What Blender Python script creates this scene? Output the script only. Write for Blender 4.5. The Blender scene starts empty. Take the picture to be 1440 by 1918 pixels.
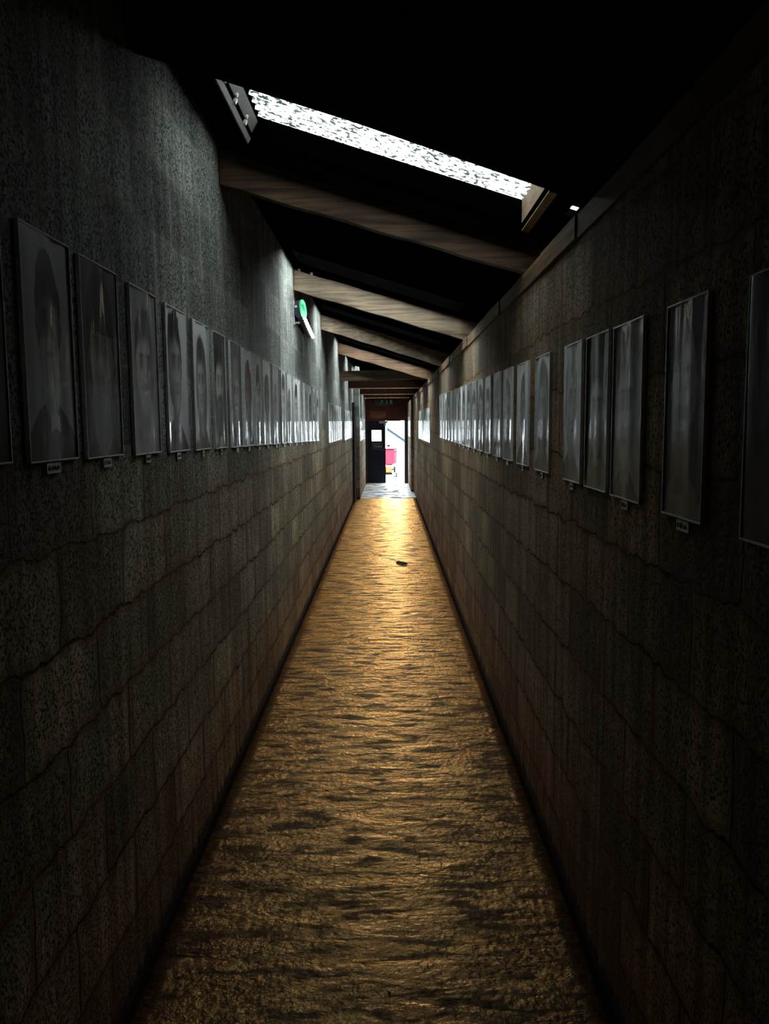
import bpy, math, random
import numpy as np
from mathutils import Matrix, Vector, noise as mnoise

C = bpy.context.scene.collection
PI = math.pi
H = 1.65                                   # eye height
L, R = -0.755, 0.63                        # side walls
YE = 22.5                                  # end wall
S = 1.022
def SY(y): return y*S
def SZ(z): return H+(z-H)*S
RA, RB = 2.69, -0.312                      # roof lining plane z = RA + RB*x
def zr(x): return RA+RB*x

# ------------------------------------------------------------------ helpers
class MB:
    """collects shapes for ONE mesh object"""
    def __init__(s): s.v=[]; s.f=[]; s.m=[]
    def poly(s, pts, m=0):
        n=len(s.v); s.v+= [tuple(p) for p in pts]; s.f.append(tuple(range(n,n+len(pts)))); s.m.append(m)
    def hexa(s, p, m=0):                   # 8 points: bottom 4 (ccw), top 4
        n=len(s.v); s.v+=[tuple(q) for q in p]
        for q in ((3,2,1,0),(4,5,6,7),(0,1,5,4),(1,2,6,5),(2,3,7,6),(3,0,4,7)):
            s.f.append(tuple(n+i for i in q)); s.m.append(m)
    def box(s, x0,x1,y0,y1,z0,z1, m=0):
        s.hexa([(x0,y0,z0),(x1,y0,z0),(x1,y1,z0),(x0,y1,z0),(x0,y0,z1),(x1,y0,z1),(x1,y1,z1),(x0,y1,z1)],m)
    def slope(s, x0,x1,y0,y1,d0,d1, m=0):  # box that follows the roof slope, d = height above lining plane
        sk=lambda x,y: y+.10*(x+.61)/1.21 if abs(y-2.95)<.04 else y
        s.hexa([(x0,sk(x0,y0),zr(x0)+d0),(x1,sk(x1,y0),zr(x1)+d0),(x1,sk(x1,y1),zr(x1)+d0),(x0,sk(x0,y1),zr(x0)+d0),
                (x0,sk(x0,y0),zr(x0)+d1),(x1,sk(x1,y0),zr(x1)+d1),(x1,sk(x1,y1),zr(x1)+d1),(x0,sk(x0,y1),zr(x0)+d1)],m)
        return
        s.hexa([(x0,y0,zr(x0)+d0),(x1,y0,zr(x1)+d0),(x1,y1,zr(x1)+d0),(x0,y1,zr(x0)+d0),
                (x0,y0,zr(x0)+d1),(x1,y0,zr(x1)+d1),(x1,y1,zr(x1)+d1),(x0,y1,zr(x0)+d1)],m)
    def cyl(s, c, axis, r, h, n=16, m=0, r2=None):
        r2=r if r2 is None else r2
        a=Vector(axis).normalized(); u=a.orthogonal().normalized(); w=a.cross(u); c=Vector(c); b=len(s.v)
        for k in range(n):
            t=2*PI*k/n; s.v.append(tuple(c+u*math.cos(t)*r+w*math.sin(t)*r))
        for k in range(n):
            t=2*PI*k/n; s.v.append(tuple(c+a*h+u*math.cos(t)*r2+w*math.sin(t)*r2))
        for k in range(n):
            s.f.append((b+k,b+(k+1)%n,b+n+(k+1)%n,b+n+k)); s.m.append(m)
        s.f.append(tuple(b+n-1-k for k in range(n))); s.m.append(m)
        s.f.append(tuple(b+n+k for k in range(n))); s.m.append(m)
    def build(s, name, mats, parent=None, bevel=0, smooth=False, loc=None):
        me=bpy.data.meshes.new(name); me.from_pydata(s.v,[],s.f)
        if not isinstance(mats,(list,tuple)): mats=[mats]
        for m in mats: me.materials.append(m)
        me.polygons.foreach_set('material_index', s.m)
        if smooth: me.polygons.foreach_set('use_smooth',[True]*len(me.polygons))
        me.update()
        o=bpy.data.objects.new(name,me); C.objects.link(o)
        if parent: o.parent=parent
        if loc: o.location=loc
        if bevel:
            b=o.modifiers.new('bevel','BEVEL'); b.width=bevel; b.segments=2; b.limit_method='ANGLE'
        return o
def tag(o,label=None,cat=None,group=None,kind=None):
    if label: o['label']=label
    if cat: o['category']=cat
    if group: o['group']=group
    if kind: o['kind']=kind
    return o
def empty(name,loc=(0,0,0),rz=0):
    o=bpy.data.objects.new(name,None); C.objects.link(o); o.location=loc; o.rotation_euler.z=rz; o.empty_display_size=.05; return o

# ------------------------------------------------------------------ materials
def new(name):
    m=bpy.data.materials.new(name); m.use_nodes=True; nt=m.node_tree
    return m, nt, nt.nodes['Principled BSDF'], nt.nodes, nt.links
def plain(name, col, rough=.6, metal=0, spec=.5, bump=0, scale=60):
    m,nt,p,N,K=new(name)
    p.inputs['Base Color'].default_value=(*col,1); p.inputs['Roughness'].default_value=rough
    p.inputs['Metallic'].default_value=metal; p.inputs['Specular IOR Level'].default_value=spec
    tc=N.new('ShaderNodeTexCoord'); n=N.new('ShaderNodeTexNoise'); n.inputs['Scale'].default_value=scale
    K.new(tc.outputs['Object'],n.inputs['Vector'])
    mx=N.new('ShaderNodeMix'); mx.data_type='RGBA'; mx.inputs['Factor'].default_value=1
    mx.blend_type='MULTIPLY'; rp=N.new('ShaderNodeValToRGB'); rp.color_ramp.elements[0].color=(.8,.8,.8,1); rp.color_ramp.elements[1].color=(1.15,1.15,1.15,1)
    rp.color_ramp.elements[0].position=.3; rp.color_ramp.elements[1].position=.7
    K.new(n.outputs['Fac'],rp.inputs['Fac']); mx.inputs['A'].default_value=(*col,1); K.new(rp.outputs['Color'],mx.inputs['B']); K.new(mx.outputs['Result'],p.inputs['Base Color'])
    if bump:
        b=N.new('ShaderNodeBump'); b.inputs['Strength'].default_value=bump; b.inputs['Distance'].default_value=.004
        K.new(n.outputs['Fac'],b.inputs['Height']); K.new(b.outputs['Normal'],p.inputs['Normal'])
    return m
def emit(name,col,strength):
    m,nt,p,N,K=new(name); p.inputs['Base Color'].default_value=(*[c*.5 for c in col],1)
    p.inputs['Emission Color'].default_value=(*col,1); p.inputs['Emission Strength'].default_value=strength; return m
def nmath(N,K,op,a,b=None,c=None,clamp=False):
    n=N.new('ShaderNodeMath'); n.operation=op; n.use_clamp=clamp
    for i,v in enumerate((a,b,c)):
        if v is None: continue
        if isinstance(v,(int,float)): n.inputs[i].default_value=v
        else: K.new(v,n.inputs[i])
    return n.outputs[0]
def ramp(N,K,src,stops):
    r=N.new('ShaderNodeValToRGB'); e=r.color_ramp.elements
    while len(e)<len(stops): e.new(.5)
    for q,(pos,col) in zip(e,stops):
        q.position=pos; q.color=(*col,1) if not isinstance(col,(int,float)) else (col,col,col,1)
    K.new(src,r.inputs['Fac']); return r.outputs['Color']
def mix(N,K,f,a,b,bt='MIX'):
    n=N.new('ShaderNodeMix'); n.data_type='RGBA'; n.blend_type=bt
    for k,v in (('Factor',f),('A',a),('B',b)):
        if isinstance(v,(int,float)): n.inputs[k].default_value=v if k=='Factor' else (v,v,v,1)
        elif isinstance(v,tuple): n.inputs[k].default_value=(*v,1)
        else: K.new(v,n.inputs[k])
    return n.outputs['Result']

def wall_material(name, phase_y, phase_z, smear, upper, lower):
    """hollow concrete blocks in running bond, smeared mortar, open pitted face"""
    m,nt,p,N,K=new(name)
    tc=N.new('ShaderNodeTexCoord'); sp=N.new('ShaderNodeSeparateXYZ'); K.new(tc.outputs['Object'],sp.inputs[0])
    # wandering joints
    nz=N.new('ShaderNodeTexNoise'); nz.inputs['Scale'].default_value=9; nz.inputs['Detail'].default_value=4; K.new(tc.outputs['Object'],nz.inputs['Vector'])
    ns=N.new('ShaderNodeSeparateColor'); K.new(nz.outputs['Color'],ns.inputs[0])
    y=nmath(N,K,'ADD',sp.outputs['Y'],nmath(N,K,'MULTIPLY',nmath(N,K,'SUBTRACT',ns.outputs[0],.5),.045))
    z=nmath(N,K,'ADD',sp.outputs['Z'],nmath(N,K,'MULTIPLY',nmath(N,K,'SUBTRACT',ns.outputs[1],.5),.075))
    cb=N.new('ShaderNodeCombineXYZ'); K.new(nmath(N,K,'ADD',y,phase_y+40),cb.inputs[0]); K.new(nmath(N,K,'ADD',z,phase_z),cb.inputs[1])
    br=N.new('ShaderNodeTexBrick'); br.inputs['Scale'].default_value=1; br.inputs['Brick Width'].default_value=.44; br.inputs['Row Height'].default_value=.228
    br.inputs['Mortar Size'].default_value=.006; br.inputs['Mortar Smooth'].default_value=.6; br.inputs['Bias'].default_value=0
    br.inputs['Color1'].default_value=(.60,.62,.60,1); br.inputs['Color2'].default_value=(1.25,1.27,1.22,1); br.inputs['Mortar'].default_value=(1,1,1,1)
    K.new(cb.outputs[0],br.inputs['Vector']); joint=br.outputs['Fac']
    br2=N.new('ShaderNodeTexBrick'); 
    for k,v in (('Scale',1),('Brick Width',.44),('Row Height',.228),('Mortar Size',.036),('Mortar Smooth',1.)): br2.inputs[k].default_value=v
    K.new(cb.outputs[0],br2.inputs['Vector']); wide=br2.outputs['Fac']
    # big patches
    pn=N.new('ShaderNodeTexNoise'); pn.inputs['Scale'].default_value=2.3; pn.inputs['Detail'].default_value=5; pn.inputs['Roughness'].default_value=.6; K.new(tc.outputs['Object'],pn.inputs['Vector'])
    # vertical runs
    mp=N.new('ShaderNodeMapping'); mp.inputs['Scale'].default_value=(1,16,1.2); K.new(tc.outputs['Object'],mp.inputs['Vector'])
    vn=N.new('ShaderNodeTexNoise'); vn.inputs['Scale'].default_value=1.2; vn.inputs['Detail'].default_value=5; K.new(mp.outputs[0],vn.inputs['Vector'])
    # aggregate
    an=N.new('ShaderNodeTexNoise'); an.inputs['Scale'].default_value=120; an.inputs['Detail'].default_value=3; an.inputs['Roughness'].default_value=.65; K.new(tc.outputs['Object'],an.inputs['Vector'])
    vo=N.new('ShaderNodeTexVoronoi'); vo.inputs['Scale'].default_value=75; K.new(tc.outputs['Object'],vo.inputs['Vector'])
    pit=ramp(N,K,an.outputs['Fac'],[(.40,0.),(.49,1.)])
    # rendered / slurried upper area, raw block below
    hz=nmath(N,K,'ADD',sp.outputs['Z'],nmath(N,K,'MULTIPLY',nmath(N,K,'SUBTRACT',pn.outputs['Fac'],.5),1.1))
    up=N.new('ShaderNodeMapRange'); up.interpolation_type='SMOOTHSTEP'; K.new(hz,up.inputs[0]); up.inputs[1].default_value=smear[0]; up.inputs[2].default_value=smear[1]
    upf=up.outputs[0]
    col=mix(N,K,upf,lower,upper)
    col=mix(N,K,1.,col,br.outputs['Color'],'MULTIPLY')
    col=mix(N,K,1.,col,ramp(N,K,pn.outputs['Fac'],[(.3,.62),(.7,1.25)]),'MULTIPLY')
    col=mix(N,K,1.,col,ramp(N,K,vn.outputs['Fac'],[(.3,.6),(.68,1.3)]),'MULTIPLY')
    pitf=nmath(N,K,'MULTIPLY',nmath(N,K,'SUBTRACT',1.,pit),nmath(N,K,'SUBTRACT',.92,nmath(N,K,'MULTIPLY',wide,.75)))
    col=mix(N,K,pitf,col,(.02,.017,.013))
    # rusty brown dirt in the mortar
    jl=nmath(N,K,'MULTIPLY',nmath(N,K,'MULTIPLY',wide,ramp(N,K,vn.outputs['Fac'],[(.3,1.),(.7,.45)])),nmath(N,K,'SUBTRACT',1.,nmath(N,K,'MULTIPLY',upf,.85)))
    col=mix(N,K,jl,col,(.17,.075,.026))
    # browner towards the floor, dark uneven band at the foot
    st=N.new('ShaderNodeMapRange'); st.interpolation_type='SMOOTHSTEP'; K.new(nmath(N,K,'ADD',sp.outputs['Z'],nmath(N,K,'MULTIPLY',nmath(N,K,'SUBTRACT',vn.outputs['Fac'],.5),.9)),st.inputs[0]); st.inputs[1].default_value=.75; st.inputs[2].default_value=.1
    col=mix(N,K,nmath(N,K,'MULTIPLY',st.outputs[0],.75),col,mix(N,K,1.,col,(1.0,.62,.36),'MULTIPLY'))
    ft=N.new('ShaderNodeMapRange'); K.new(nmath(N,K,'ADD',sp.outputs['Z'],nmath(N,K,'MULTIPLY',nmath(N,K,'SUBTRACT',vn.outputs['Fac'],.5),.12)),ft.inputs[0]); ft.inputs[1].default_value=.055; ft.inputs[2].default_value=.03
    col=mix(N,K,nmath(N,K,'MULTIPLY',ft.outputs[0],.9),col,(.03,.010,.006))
    deep=nmath(N,K,'MULTIPLY',nmath(N,K,'MULTIPLY',joint,ramp(N,K,pn.outputs['Fac'],[(.38,.1),(.6,1.)])),nmath(N,K,'SUBTRACT',.85,nmath(N,K,'MULTIPLY',upf,.75)),clamp=True)
    col=mix(N,K,deep,col,(.008,.005,.003))
    K.new(col,p.inputs['Base Color']); p.inputs['Roughness'].default_value=.9; p.inputs['Specular IOR Level'].default_value=.25
    h=nmath(N,K,'MULTIPLY',pit,.0055)
    h=nmath(N,K,'ADD',h,nmath(N,K,'MULTIPLY',vn.outputs['Fac'],.010))
    h=nmath(N,K,'ADD',h,nmath(N,K,'MULTIPLY',pn.outputs['Fac'],.02))
    h=nmath(N,K,'ADD',h,nmath(N,K,'MULTIPLY',an.outputs['Fac'],.003))
    h=nmath(N,K,'SUBTRACT',h,nmath(N,K,'MULTIPLY',joint,nmath(N,K,'SUBTRACT',.010,nmath(N,K,'MULTIPLY',upf,.009))))
    b=N.new('ShaderNodeBump'); b.inputs['Strength'].default_value=1; b.inputs['Distance'].default_value=1; K.new(h,b.inputs['Height']); K.new(b.outputs['Normal'],p.inputs['Normal'])
    return m
M_wl=wall_material('block_left',.0,.0,(1.15,1.85),(.30,.315,.30),(.40,.31,.20))
M_wr=wall_material('block_right',.17,.06,(1.7,2.6),(.27,.225,.17),(.33,.23,.14))

def wood(name,c1,c2,rough=.7,axis=0):
    m,nt,p,N,K=new(name)
    tc=N.new('ShaderNodeTexCoord'); mp=N.new('ShaderNodeMapping'); s=[26,26,26]; s[axis]=1.6; mp.inputs['Scale'].default_value=s; K.new(tc.outputs['Object'],mp.inputs['Vector'])
    n=N.new('ShaderNodeTexNoise'); n.inputs['Scale'].default_value=1; n.inputs['Detail'].default_value=6; n.inputs['Distortion'].default_value=1.4; K.new(mp.outputs[0],n.inputs['Vector'])
    n2=N.new('ShaderNodeTexNoise'); n2.inputs['Scale'].default_value=3.5; n2.inputs['Detail'].default_value=3; K.new(tc.outputs['Object'],n2.inputs['Vector'])
    col=ramp(N,K,n.outputs['Fac'],[(.32,c1),(.62,c2)])
    col=mix(N,K,1.,col,ramp(N,K,n2.outputs['Fac'],[(.3,.6),(.7,1.15)]),'MULTIPLY')
    K.new(col,p.inputs['Base Color']); p.inputs['Roughness'].default_value=rough; p.inputs['Specular IOR Level'].default_value=.3
    b=N.new('ShaderNodeBump'); b.inputs['Strength'].default_value=.6; b.inputs['Distance'].default_value=.004; K.new(n.outputs['Fac'],b.inputs['Height']); K.new(b.outputs['Normal'],p.inputs['Normal'])
    return m
M_wood=wood('rafter_timber',(.045,.028,.014),(.14,.105,.068))
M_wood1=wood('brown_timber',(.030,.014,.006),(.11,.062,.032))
M_woody=wood('plate_timber',(.06,.028,.012),(.17,.10,.05),axis=1)
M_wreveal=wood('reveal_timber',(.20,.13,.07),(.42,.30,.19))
M_red=wood('dark_red_boards',(.045,.008,.006),(.11,.020,.012))
M_orange=wood('stained_board',(.10,.03,.010),(.24,.08,.03))
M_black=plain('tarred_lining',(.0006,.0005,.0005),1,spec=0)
M_navy=plain('navy_paint',(.005,.006,.016),.5,spec=.2)
M_frame=plain('black_paint',(.008,.008,.016),.5)
M_grey=plain('grey_metal',(.30,.33,.36),.5,.3)
M_alu=plain('dull_aluminium',(.42,.42,.40),.5,.4)
M_conc=plain('yard_concrete',(.75,.75,.73),.9,bump=.4)
M_redp=plain('red_plastic',(.22,.018,.030),.9,spec=0)
M_redd=plain('dark_red_plastic',(.022,.0006,.001),1,spec=0)
M_orp=plain('orange_plastic',(.26,.07,.02),.9,spec=0)
M_rub=plain('black_rubber',(.0034,.005,.0042),1,spec=0)
M_rail=plain('grey_rail_paint',(.016,.024,.028),1,spec=0)
M_strip=plain('weathered_strip',(.09,.09,.08),.7)
M_alu2=plain('worn_edge',(.16,.155,.14),.6)
M_dk=plain('dark_beam',(.006,.003,.002),1,spec=0)  # near-black base for every tie beam but the nearest
M_white=plain('white_card',(.72,.72,.70),.6)
M_ink=plain('black_ink',(.015,.015,.018),.6)
M_gap=plain('dark_slab',(.012,.008,.006),1,spec=0)
M_lam=plain('laminate_edge',(.85,.88,.88),.2)

def floor_material():
    m,nt,p,N,K=new('brown_floor_covering')
    tc=N.new('ShaderNodeTexCoord')
    def nz(scale,det,sx=1,sy=1,dist=0,rg=.55):
        mp=N.new('ShaderNodeMapping'); mp.inputs['Scale'].default_value=(sx,sy,1); K.new(tc.outputs['Object'],mp.inputs['Vector'])
        n=N.new('ShaderNodeTexNoise'); n.inputs['Scale'].default_value=scale; n.inputs['Detail'].default_value=det; n.inputs['Distortion'].default_value=dist; n.inputs['Roughness'].default_value=rg
        K.new(mp.outputs[0],n.inputs['Vector']); return n.outputs['Fac']
    big=nz(1.1,4); gr=nz(120,3); gm=nz(38,4); rid=nz(1,5,3.2,11,.5); st=nz(3.2,6)
    col=ramp(N,K,st,[(.30,(.040,.030,.016)),(.55,(.085,.055,.030)),(.75,(.12,.09,.055))])
    col=mix(N,K,1.,col,ramp(N,K,gm,[(.35,.35),(.62,1.25)]),'MULTIPLY')
    col=mix(N,K,1.,col,ramp(N,K,gr,[(.35,.55),(.6,1.2)]),'MULTIPLY')
    # trodden olive-grey middle, browner margins
    sx=N.new('ShaderNodeSeparateXYZ'); K.new(tc.outputs['Object'],sx.inputs[0])
    ax=nmath(N,K,'ABSOLUTE',nmath(N,K,'ADD',sx.outputs['X'],.0)); e=nmath(N,K,'ADD',ax,nmath(N,K,'MULTIPLY',nmath(N,K,'SUBTRACT',big,.5),.5))
    mg=ramp(N,K,e,[(.30,0.),(.58,1.)])
    col=mix(N,K,mg,col,mix(N,K,1.,col,(1.0,.66,.42),'MULTIPLY'))
    K.new(col,p.inputs['Base Color'])
    p.inputs['Roughness'].default_value=.75; p.inputs['Specular IOR Level'].default_value=.1
    g=N.new('ShaderNodeBsdfGlossy'); g.inputs['Color'].default_value=(1.,.54,.19,1); g.inputs['Roughness'].default_value=.25
    h=nmath(N,K,'ADD',nmath(N,K,'MULTIPLY',rid,.020),nmath(N,K,'MULTIPLY',gm,.0085))
    h=nmath(N,K,'ADD',h,nmath(N,K,'MULTIPLY',gr,.0012))
    b=N.new('ShaderNodeBump'); b.inputs['Strength'].default_value=1; b.inputs['Distance'].default_value=1; K.new(h,b.inputs['Height'])
    K.new(b.outputs['Normal'],p.inputs['Normal']); K.new(b.outputs['Normal'],g.inputs['Normal'])
    lw=N.new('ShaderNodeFresnel'); lw.inputs['IOR'].default_value=1.35; K.new(b.outputs['Normal'],lw.inputs['Normal'])
    wear=nz(1,5,5,17,.6,.65)
    f=nmath(N,K,'MULTIPLY',nmath(N,K,'MULTIPLY',lw.outputs[0],3.0),ramp(N,K,wear,[(.40,.06),(.56,1.)]),clamp=True)
    ms=N.new('ShaderNodeMixShader'); K.new(f,ms.inputs[0]); K.new(p.outputs[0],ms.inputs[1]); K.new(g.outputs[0],ms.inputs[2])
    K.new(ms.outputs[0],N['Material Output'].inputs['Surface'])
    return m
M_floor=floor_material()

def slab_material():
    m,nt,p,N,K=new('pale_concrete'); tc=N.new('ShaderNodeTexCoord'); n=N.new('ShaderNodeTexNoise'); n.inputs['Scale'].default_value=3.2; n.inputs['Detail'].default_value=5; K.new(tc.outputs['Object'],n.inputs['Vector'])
    K.new(ramp(N,K,n.outputs['Fac'],[(.42,(.10,.075,.055)),(.52,(.50,.48,.45))]),p.inputs['Base Color']); K.new(ramp(N,K,n.outputs['Fac'],[(.42,.8),(.55,.32)]),p.inputs['Roughness'])  # noise blotches paint dark leaf-like shadow patches into the pale base colour
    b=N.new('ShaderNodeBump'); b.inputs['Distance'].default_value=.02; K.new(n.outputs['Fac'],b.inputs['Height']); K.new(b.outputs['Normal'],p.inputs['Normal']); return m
def sheet_material(strength,name='translucent_sheet'):
    m,nt,p,N,K=new(name)
    tc=N.new('ShaderNodeTexCoord'); mp=N.new('ShaderNodeMapping'); mp.inputs['Scale'].default_value=(1,2.6,1); K.new(tc.outputs['Object'],mp.inputs['Vector'])
    n=N.new('ShaderNodeTexNoise'); n.inputs['Scale'].default_value=42; n.inputs['Detail'].default_value=4; n.inputs['Roughness'].default_value=.6; K.new(mp.outputs[0],n.inputs['Vector'])
    n2=N.new('ShaderNodeTexNoise'); n2.inputs['Scale'].default_value=7; K.new(tc.outputs['Object'],n2.inputs['Vector'])
    f=nmath(N,K,'ADD',n.outputs['Fac'],nmath(N,K,'MULTIPLY',nmath(N,K,'SUBTRACT',n2.outputs['Fac'],.5),.25))
    c=ramp(N,K,f,[(.42,(.004,.010,.009)),(.455,(.04,.055,.055)),(.48,(.86,.95,.94))])
    K.new(c,p.inputs['Emission Color']); p.inputs['Emission Strength'].default_value=strength
    p.inputs['Base Color'].default_value=(.5,.55,.55,1); p.inputs['Roughness'].default_value=.5
    return m

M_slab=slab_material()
def print_material():
    m,nt,p,N,K=new('glossy_photo_print')
    at=N.new('ShaderNodeAttribute'); at.attribute_name='print'
    K.new(at.outputs['Color'],p.inputs['Base Color']); p.inputs['Roughness'].default_value=.5; p.inputs['Specular IOR Level'].default_value=.2
    p.inputs['Coat Weight'].default_value=.5; p.inputs['Coat Roughness'].default_value=.045; p.inputs['Coat IOR'].default_value=1.5
    tc=N.new('ShaderNodeTexCoord'); oi=N.new('ShaderNodeObjectInfo')
    ad=N.new('ShaderNodeVectorMath'); ad.operation='ADD'; cb=N.new('ShaderNodeCombineXYZ'); K.new(nmath(N,K,'MULTIPLY',oi.outputs['Random'],50),cb.inputs[0]); K.new(tc.outputs['Object'],ad.inputs[0]); K.new(cb.outputs[0],ad.inputs[1])
    mp=N.new('ShaderNodeMapping'); mp.inputs['Scale'].default_value=(11,1,1.3); K.new(ad.outputs[0],mp.inputs['Vector'])
    n=N.new('ShaderNodeTexNoise'); n.inputs['Scale'].default_value=1; n.inputs['Detail'].default_value=3; K.new(mp.outputs[0],n.inputs['Vector'])
    b=N.new('ShaderNodeBump'); b.inputs['Strength'].default_value=1; b.inputs['Distance'].default_value=.005; K.new(n.outputs['Fac'],b.inputs['Height'])
    K.new(b.outputs['Normal'],p.inputs['Coat Normal'])
    return m
M_print=print_material()

# ------------------------------------------------------------------ shell
def gridwall(name,x,side,y0,y1,z0,z1,mat):
    """one thick wall slab; its face lies at x, thickness goes outwards"""
    b=MB(); xo=x+side*.2
    b.box(min(x,xo),max(x,xo),y0,y1,z0,z1); return tag(b.build(name,mat),kind='structure')
PL=SZ(2.31)                                   # top of the low wall, underside of rafters there
gridwall('wall_left',L,-1,-2.2,YE,-.1,3.25,M_wl)
gridwall('wall_right',R,1,-2.2,YE,-.1,PL-.075,M_wr)
b=MB(); b.box(L-.2,R+.5,-2.4,-2.2,-.1,3.4); tag(b.build('wall_front',M_black),kind='structure')
# returns near the far door where the passage narrows
XN,XP=-.625,.565
b=MB(); b.box(L,XN,17.75,YE,-.1,3.2); tag(b.build('wall_left_return',M_wl),kind='structure')
b=MB(); b.box(XP,R,19.6,YE,-.1,PL-.08); tag(b.build('wall_right_return',M_wr),kind='structure')
b=MB(); b.box(L,R,-2.2,YE+.35,-.12,-.014); tag(b.build('floor',M_gap),kind='structure')
# end wall: boards round the door opening
DL,DM,DR,DT=-.575,-.062,.462,1.762
b=MB(); b.box(L-.2,R+.5,YE,YE+.1,2.36,3.4); b.box(L-.2,-.60,YE,YE+.1,-.05,2.36); b.box(.565,R+.5,YE,YE+.1,-.05,2.36)
tag(b.build('wall_back',M_red),kind='structure')
b=MB()
b.box(-.60,.565,YE+.0,YE+.08,DT-.012,2.36)
for zz in (2.045,): b.box(-.60,.565,YE-.005,YE+.01,zz-.012,zz+.012)
tag(b.build('trim_1',M_red,bevel=.003),kind='structure')
b=MB()
b.box(-.50,-.06,YE-.008,YE+.012,1.84,2.01); b.box(.0,.50,YE-.008,YE+.012,1.85,2.01,1)
tag(b.build('trim_2',[M_orange,M_red],bevel=.004),kind='structure')
b=MB(); b.box(-.60,.56,YE-.03,YE+.01,2.36,2.385); tag(b.build('trim_3',M_woody),kind='structure')

# roof lining (dark) with well openings
BAYS=[]   # (rafter y left, rafter y right, opening y0,y1)
raft=[(3.75,3.74),(6.62,6.62),(9.28,9.55),(12.45,12.45),(15.4,15.4),(18.1,18.1),(20.8,20.8)]
opens=[(2.96,3.67,-.61,.60),(5.93,6.57,-.70,.58),(8.55,9.21,-.70,.58),(11.75,12.40,-.70,.58),(14.7,15.33,-.70,.58),(17.4,18.03,-.70,.55),(20.05,20.73,-.60,.50)]
XE=.95
HX0,HX1,HY0,HY1=.706,.752,3.15,3.28   # small gap in the lining
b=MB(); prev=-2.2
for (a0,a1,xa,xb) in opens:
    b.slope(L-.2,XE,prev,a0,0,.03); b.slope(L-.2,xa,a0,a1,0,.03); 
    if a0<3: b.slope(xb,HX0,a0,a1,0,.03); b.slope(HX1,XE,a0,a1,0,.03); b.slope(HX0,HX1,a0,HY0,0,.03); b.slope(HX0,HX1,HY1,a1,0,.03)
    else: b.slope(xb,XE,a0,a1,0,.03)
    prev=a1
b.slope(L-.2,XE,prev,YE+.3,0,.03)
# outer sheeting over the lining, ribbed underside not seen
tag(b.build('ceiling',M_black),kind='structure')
# fascia closing the eave above and beyond the low wall, with a small gap
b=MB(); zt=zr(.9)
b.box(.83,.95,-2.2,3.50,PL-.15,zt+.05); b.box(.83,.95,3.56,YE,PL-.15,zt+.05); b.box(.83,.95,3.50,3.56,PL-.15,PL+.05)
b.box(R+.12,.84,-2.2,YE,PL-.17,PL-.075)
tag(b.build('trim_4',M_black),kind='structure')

b=MB()
for k in range(10):
    xa=L+.004+(XE-L-.004)*k/10; xb=L+.004+(XE-L-.004)*(k+1)/10
    b.slope(xa,xb,2.46,2.51,-.17,.0)
tag(b.build('added_light_baffle',M_black),kind='structure')  # unseen black purlin, added to cut skylight light toward the near walls
STR=[3.4,19,21,24,24,24,24]
for i,(a0,a1,xa,xb) in enumerate(opens):
    w=empty(f'window_{i+1}',((xa+xb)/2,(a0+a1)/2,zr((xa+xb)/2))); tag(w,kind='structure')
    w['label']='corrugated translucent skylight in the roof' 
    inv=Matrix.Translation(-Vector(w.location))
    def wb(mb,name,mat,**k):
        mb.v=[tuple(inv@Vector(v)) for v in mb.v]; return mb.build(name,mat,w,**k)
    D=.13 if i==0 else .18
    m=MB(); m.slope(max(xa-.03,L+.002),xb+.03,a1,a1+.025,(-.055 if i==0 else 0),D); wb(m,'far_board',M_black)  # first board hangs below the lining, added to shade the rafter behind
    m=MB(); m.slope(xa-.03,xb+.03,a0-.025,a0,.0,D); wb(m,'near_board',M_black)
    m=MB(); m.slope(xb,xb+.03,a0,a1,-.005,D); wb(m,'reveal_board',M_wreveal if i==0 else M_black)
    if i==0:
        def P(t,y,o=0): return (xa+.075*t+o,y,zr(xa)+D*t)
        def sl(t0,t1,ya,yb,o0,o1):
            q=MB(); q.hexa([P(t0,ya,o0),P(t0,ya,o1),P(t0,yb,o1),P(t0,yb,o0),P(t1,ya,o0),P(t1,ya,o1),P(t1,yb,o1),P(t1,yb,o0)]); return q
        ya=a0+.005
        wb(sl(-.02,1.,ya,a1,-.04,0),'reveal_board',M_black)
        wb(sl(.0,.16,ya,a1,0,.006),'cover_strip',M_alu2)
        wb(sl(.30,.66,ya,a1-.02,0,.004),'cover_strip',M_strip)
        wb(sl(.84,.97,ya,a1,0,.006),'cover_strip',M_alu2)
        for q in (.12,.32,.54):
            m=MB(); c=P(.24,a0+q,.0); m.cyl(c,(1,0,-.4),.011,.012,10); m.cyl(P(.36,a0+q-.02,.0),(1,0,-.4),.008,.012,8); wb(m,'fixing_bolt',M_white)
    else:
        m=MB(); m.slope(xa-.03,xa,a0,a1,-.005,D); wb(m,'reveal_board',M_black)
    # corrugated sheet, ribs run down the slope
    nx=24; ny=int((a1-a0)/.012); vs=[];fs=[]
    for jx in range(nx+1):
        x=xa-.02+(xb-xa+.04)*jx/nx
        for jy in range(ny+1):
            y=a0-.02+(a1-a0+.04)*jy/ny
            vs.append((x,y,zr(x)+D+.012*math.sin(2*PI*y/.076)))
    for jx in range(nx):
        for jy in range(ny):
            q=jx*(ny+1)+jy; fs.append((q,q+1,q+ny+2,q+ny+1))
    m=MB(); m.v=vs; m.f=fs; m.m=[0]*len(fs)
    wb(m,'translucent_sheet',sheet_material(STR[i]),smooth=True)

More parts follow.
